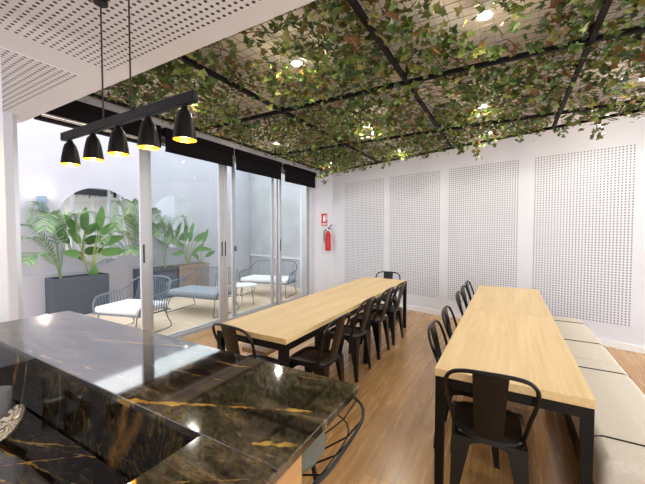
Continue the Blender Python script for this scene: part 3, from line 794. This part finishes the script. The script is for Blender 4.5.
def paddle(parent, base, tip_base, d, L, W, seed):
    # petiole from base to tip_base then a blade of length L along d
    d = Vector(d).normalized(); b0 = Vector(base); b1 = Vector(tip_base)
    mid = b0.lerp(b1, .55) + Vector((0, 0, .05))
    pt = MB().tube(smooth_path([b0, mid, b1, b1 + d * L * .1], 5), .009, 6).build('leaf_stalk', 'stem', parent)
    side = d.cross(Vector((1.0, 0.1, 0))).normalized(); nn = side.cross(d).normalized(); N = 10; vs_ = []
    for i in range(N + 1):
        u = i / N; hw = W * .36 * (math.sin(PI * u ** .75) ** .75 if 0 < u < 1 else 0.0) + .002
        c = b1 + d * L * u + Vector((0, 0, -.16 * L * u * u))
        vs_ += [c - side * hw + nn * hw * .35, c, c + side * hw + nn * hw * .35]
    fs_ = []
    for i in range(N):
        a = 3 * i; fs_ += [(a, a + 1, a + 4, a + 3), (a + 1, a + 2, a + 5, a + 4)]
    MB().add(vs_, fs_).build('leaf', 'paddle', parent, smooth=60)
palm((-6.87, 2.62, SOIL), 'feathery palm at the left end of the left planter, beside the sconce', [(.1, -1, .95, .75), (.35, -.9, .75, .85), (.5, -.5, 1.15, .6), (.3, .5, 1.1, .45), (-.05, -.8, 1.3, .5), (.55, -.75, .5, .8), (.2, .9, 1.2, .65)], 1.2, 3)
palm((-6.86, 4.10, SOIL), 'feathery palm in the partly hidden planter, in front of the mirror edge', [(.3, -.9, 1.15, .75), (.2, -1, .85, .85), (.4, .5, 1.25, .6), (.1, -.6, 1.45, .5), (.5, -.6, .55, .75), (.1, 1, 1.0, .6)], 1.2, 5)
palm((-6.86, 4.62, SOIL), 'feathery palm seen through the glass right of the first door stile', [(.3, -.7, 1.0, .5), (.3, .8, 1.2, .6), (.45, .1, .8, .5), (.1, -.9, 1.3, .5)], 1.1, 8)
b1_ = thing('strelitzia_plant', 'broad-leaved green plant in the left planter, before the round mirror', 'plant', (-6.87, 3.08, SOIL))
for k, (tb, d, L, W) in enumerate((((.04, .14, .86), (.1, .10, 1), .60, .22), ((.06, .16, .80), (.15, .60, .62), .44, .22), ((.08, .16, .62), (.2, .80, .42), .46, .24), ((.08, .14, .44), (.2, .88, .20), .46, .24),
                                  ((.03, -.22, .82), (.1, -.40, .9), .46, .18), ((.06, -.16, .42), (.2, -.85, .35), .36, .20), ((.05, .02, .0), (.1, .16, 1), .28, .20), ((.0, -.14, .62), (.05, -.45, .8), .40, .18))):
    paddle(b1_, (0, 0, -.03), tb, d, L, W, k)
b2_ = thing('strelitzia_plant', 'broad-leaved green plant in the taupe planter, seen through glass', 'plant', (-6.86, 5.22, SOIL))
for k, (tb, d, L, W) in enumerate((((.02, -.06, .60), (.1, -.05, 1), .58, .17), ((.06, .14, .62), (.15, .7, .6), .48, .18), ((.06, .2, .42), (.2, .85, .05), .46, .17), ((.06, -.16, .5), (.2, -.85, .45), .46, .17),
                                  ((.06, -.12, .34), (.2, -.8, .1), .44, .17), ((.06, .12, .3), (.2, .6, .7), .44, .16), ((.02, .05, .7), (.0, .3, 1), .5, .15), ((.06, .25, .6), (.1, .8, .8), .45, .16))):
    paddle(b2_, (0, 0, -.03), tb, d, L, W, k)
b3_ = thing('strelitzia_plant', 'small broad-leaved plant at the right end of the taupe planter', 'plant', (-6.86, 5.62, SOIL))
for k, (tb, d, L, W) in enumerate((((.03, .05, .55), (.1, .3, 1), .5, .17), ((.05, .1, .2), (.2, .7, .5), .35, .17), ((.05, -.1, .15), (.2, -.7, .6), .35, .17))):
    paddle(b3_, (0, 0, -.03), tb, d, L, W, k)

# ---------------------------------------------------------------- courtyard lounge furniture (front = +y)
def lounge(name, label, cat, loc, rz, hw, cush, group=None):
    t = thing(name, label, cat, loc, rz, group)
    fd = .34
    fm = MB()
    fm.tube([(-hw + .02, fd, .33), (hw - .02, fd, .33), (hw - .02, -fd + .04, .30), (-hw + .02, -fd + .04, .30)], .013, 8, closed=True)
    loop = [(-hw + .02, fd - .02, .33), (-hw - .01, fd - .03, .45), (-hw - .02, fd - .10, .55), (-hw - .02, .05, .575), (-hw - .01, -.20, .60), (-hw + .06, -.36, .72), (-hw + .18, -.42, .78),
            (0, -.44, .79)]
    loop = loop + [(-x, y, z) for x, y, z in loop[-2::-1]]
    lp = smooth_path(loop, 5); fm.tube(lp, .014, 8)
    fm.build('frame', 'court_frame', t)
    cd = MB()
    for s_ in (-1, 1):
        for k in range(10):
            y = fd - .07 - k * .052; cd.tube([(s_ * (hw - .015), y, .32), (s_ * (hw + .015), y, .565)], .006, 5)
    nb = int(hw * 2 / .05)
    for k in range(nb + 1):
        u = -1 + 2 * k / nb; x = u * (hw - .06)
        ztop = .775 - .05 * max(0, abs(u) - .6) / .4
        cd.tube([(x * .9, -fd + .04, .31), (x * .9 * .6 + .4 * x + (.05 if u < 0 else -.05), -.41, ztop)], .006, 5)
    cd.build('rope_weave', 'rope', t)
    MB().rbox(-hw + .03, hw - .03, -fd + .06, fd, .335, .43, .035, 4).build('seat_cushion', cush, t)
    for s_ in (-1, 1):
        x = s_ * (hw - .08)
        MB().tube(smooth_path([(x, fd - .05, .32), (x + s_ * .02, fd + .0, .16), (x + s_ * .03, fd + .02, .012), (x + s_ * .03, 0, .010), (x + s_ * .03, -fd, .012), (x + s_ * .02, -fd + .05, .16), (x, -fd + .1, .31)], 5), .009, 7).build('leg', 'court_frame', t)
    return t
LG = 'woven rope lounge seats in the courtyard'
DZ = -0.012
lounge('outdoor_armchair', 'blue grey rope armchair with white cushion just outside the open doorway', 'armchair', (-4.95, 2.82, DZ), R(195), .42, 'cushion_white', LG)
lounge('outdoor_sofa', 'blue grey rope two-seater with grey cushion seen through the first glass pane', 'sofa', (-5.05, 4.2, DZ), R(188), .60, 'cushion_grey', LG)
lounge('outdoor_sofa', 'blue grey rope two-seater with white cushion in the far courtyard corner', 'sofa', (-5.0, 6.1, DZ), R(195), .62, 'cushion_white', LG)
tb = thing('side_table', 'low white wire-legged side table in front of the outdoor two-seater', 'table', (-4.78, 5.0, DZ))
MB().lathe([(0.001, .405), (.27, .405), (.275, .412), (.27, .42), (.001, .42)], 40).build('table_top', 'cushion_white', tb)
for k in range(3):
    th = .4 + k * 2 * PI / 3
    MB().tube([(.17 * math.cos(th), .17 * math.sin(th), .405), (.22 * math.cos(th), .22 * math.sin(th), 0)], .008, 7).build('leg', 'court_frame', tb)
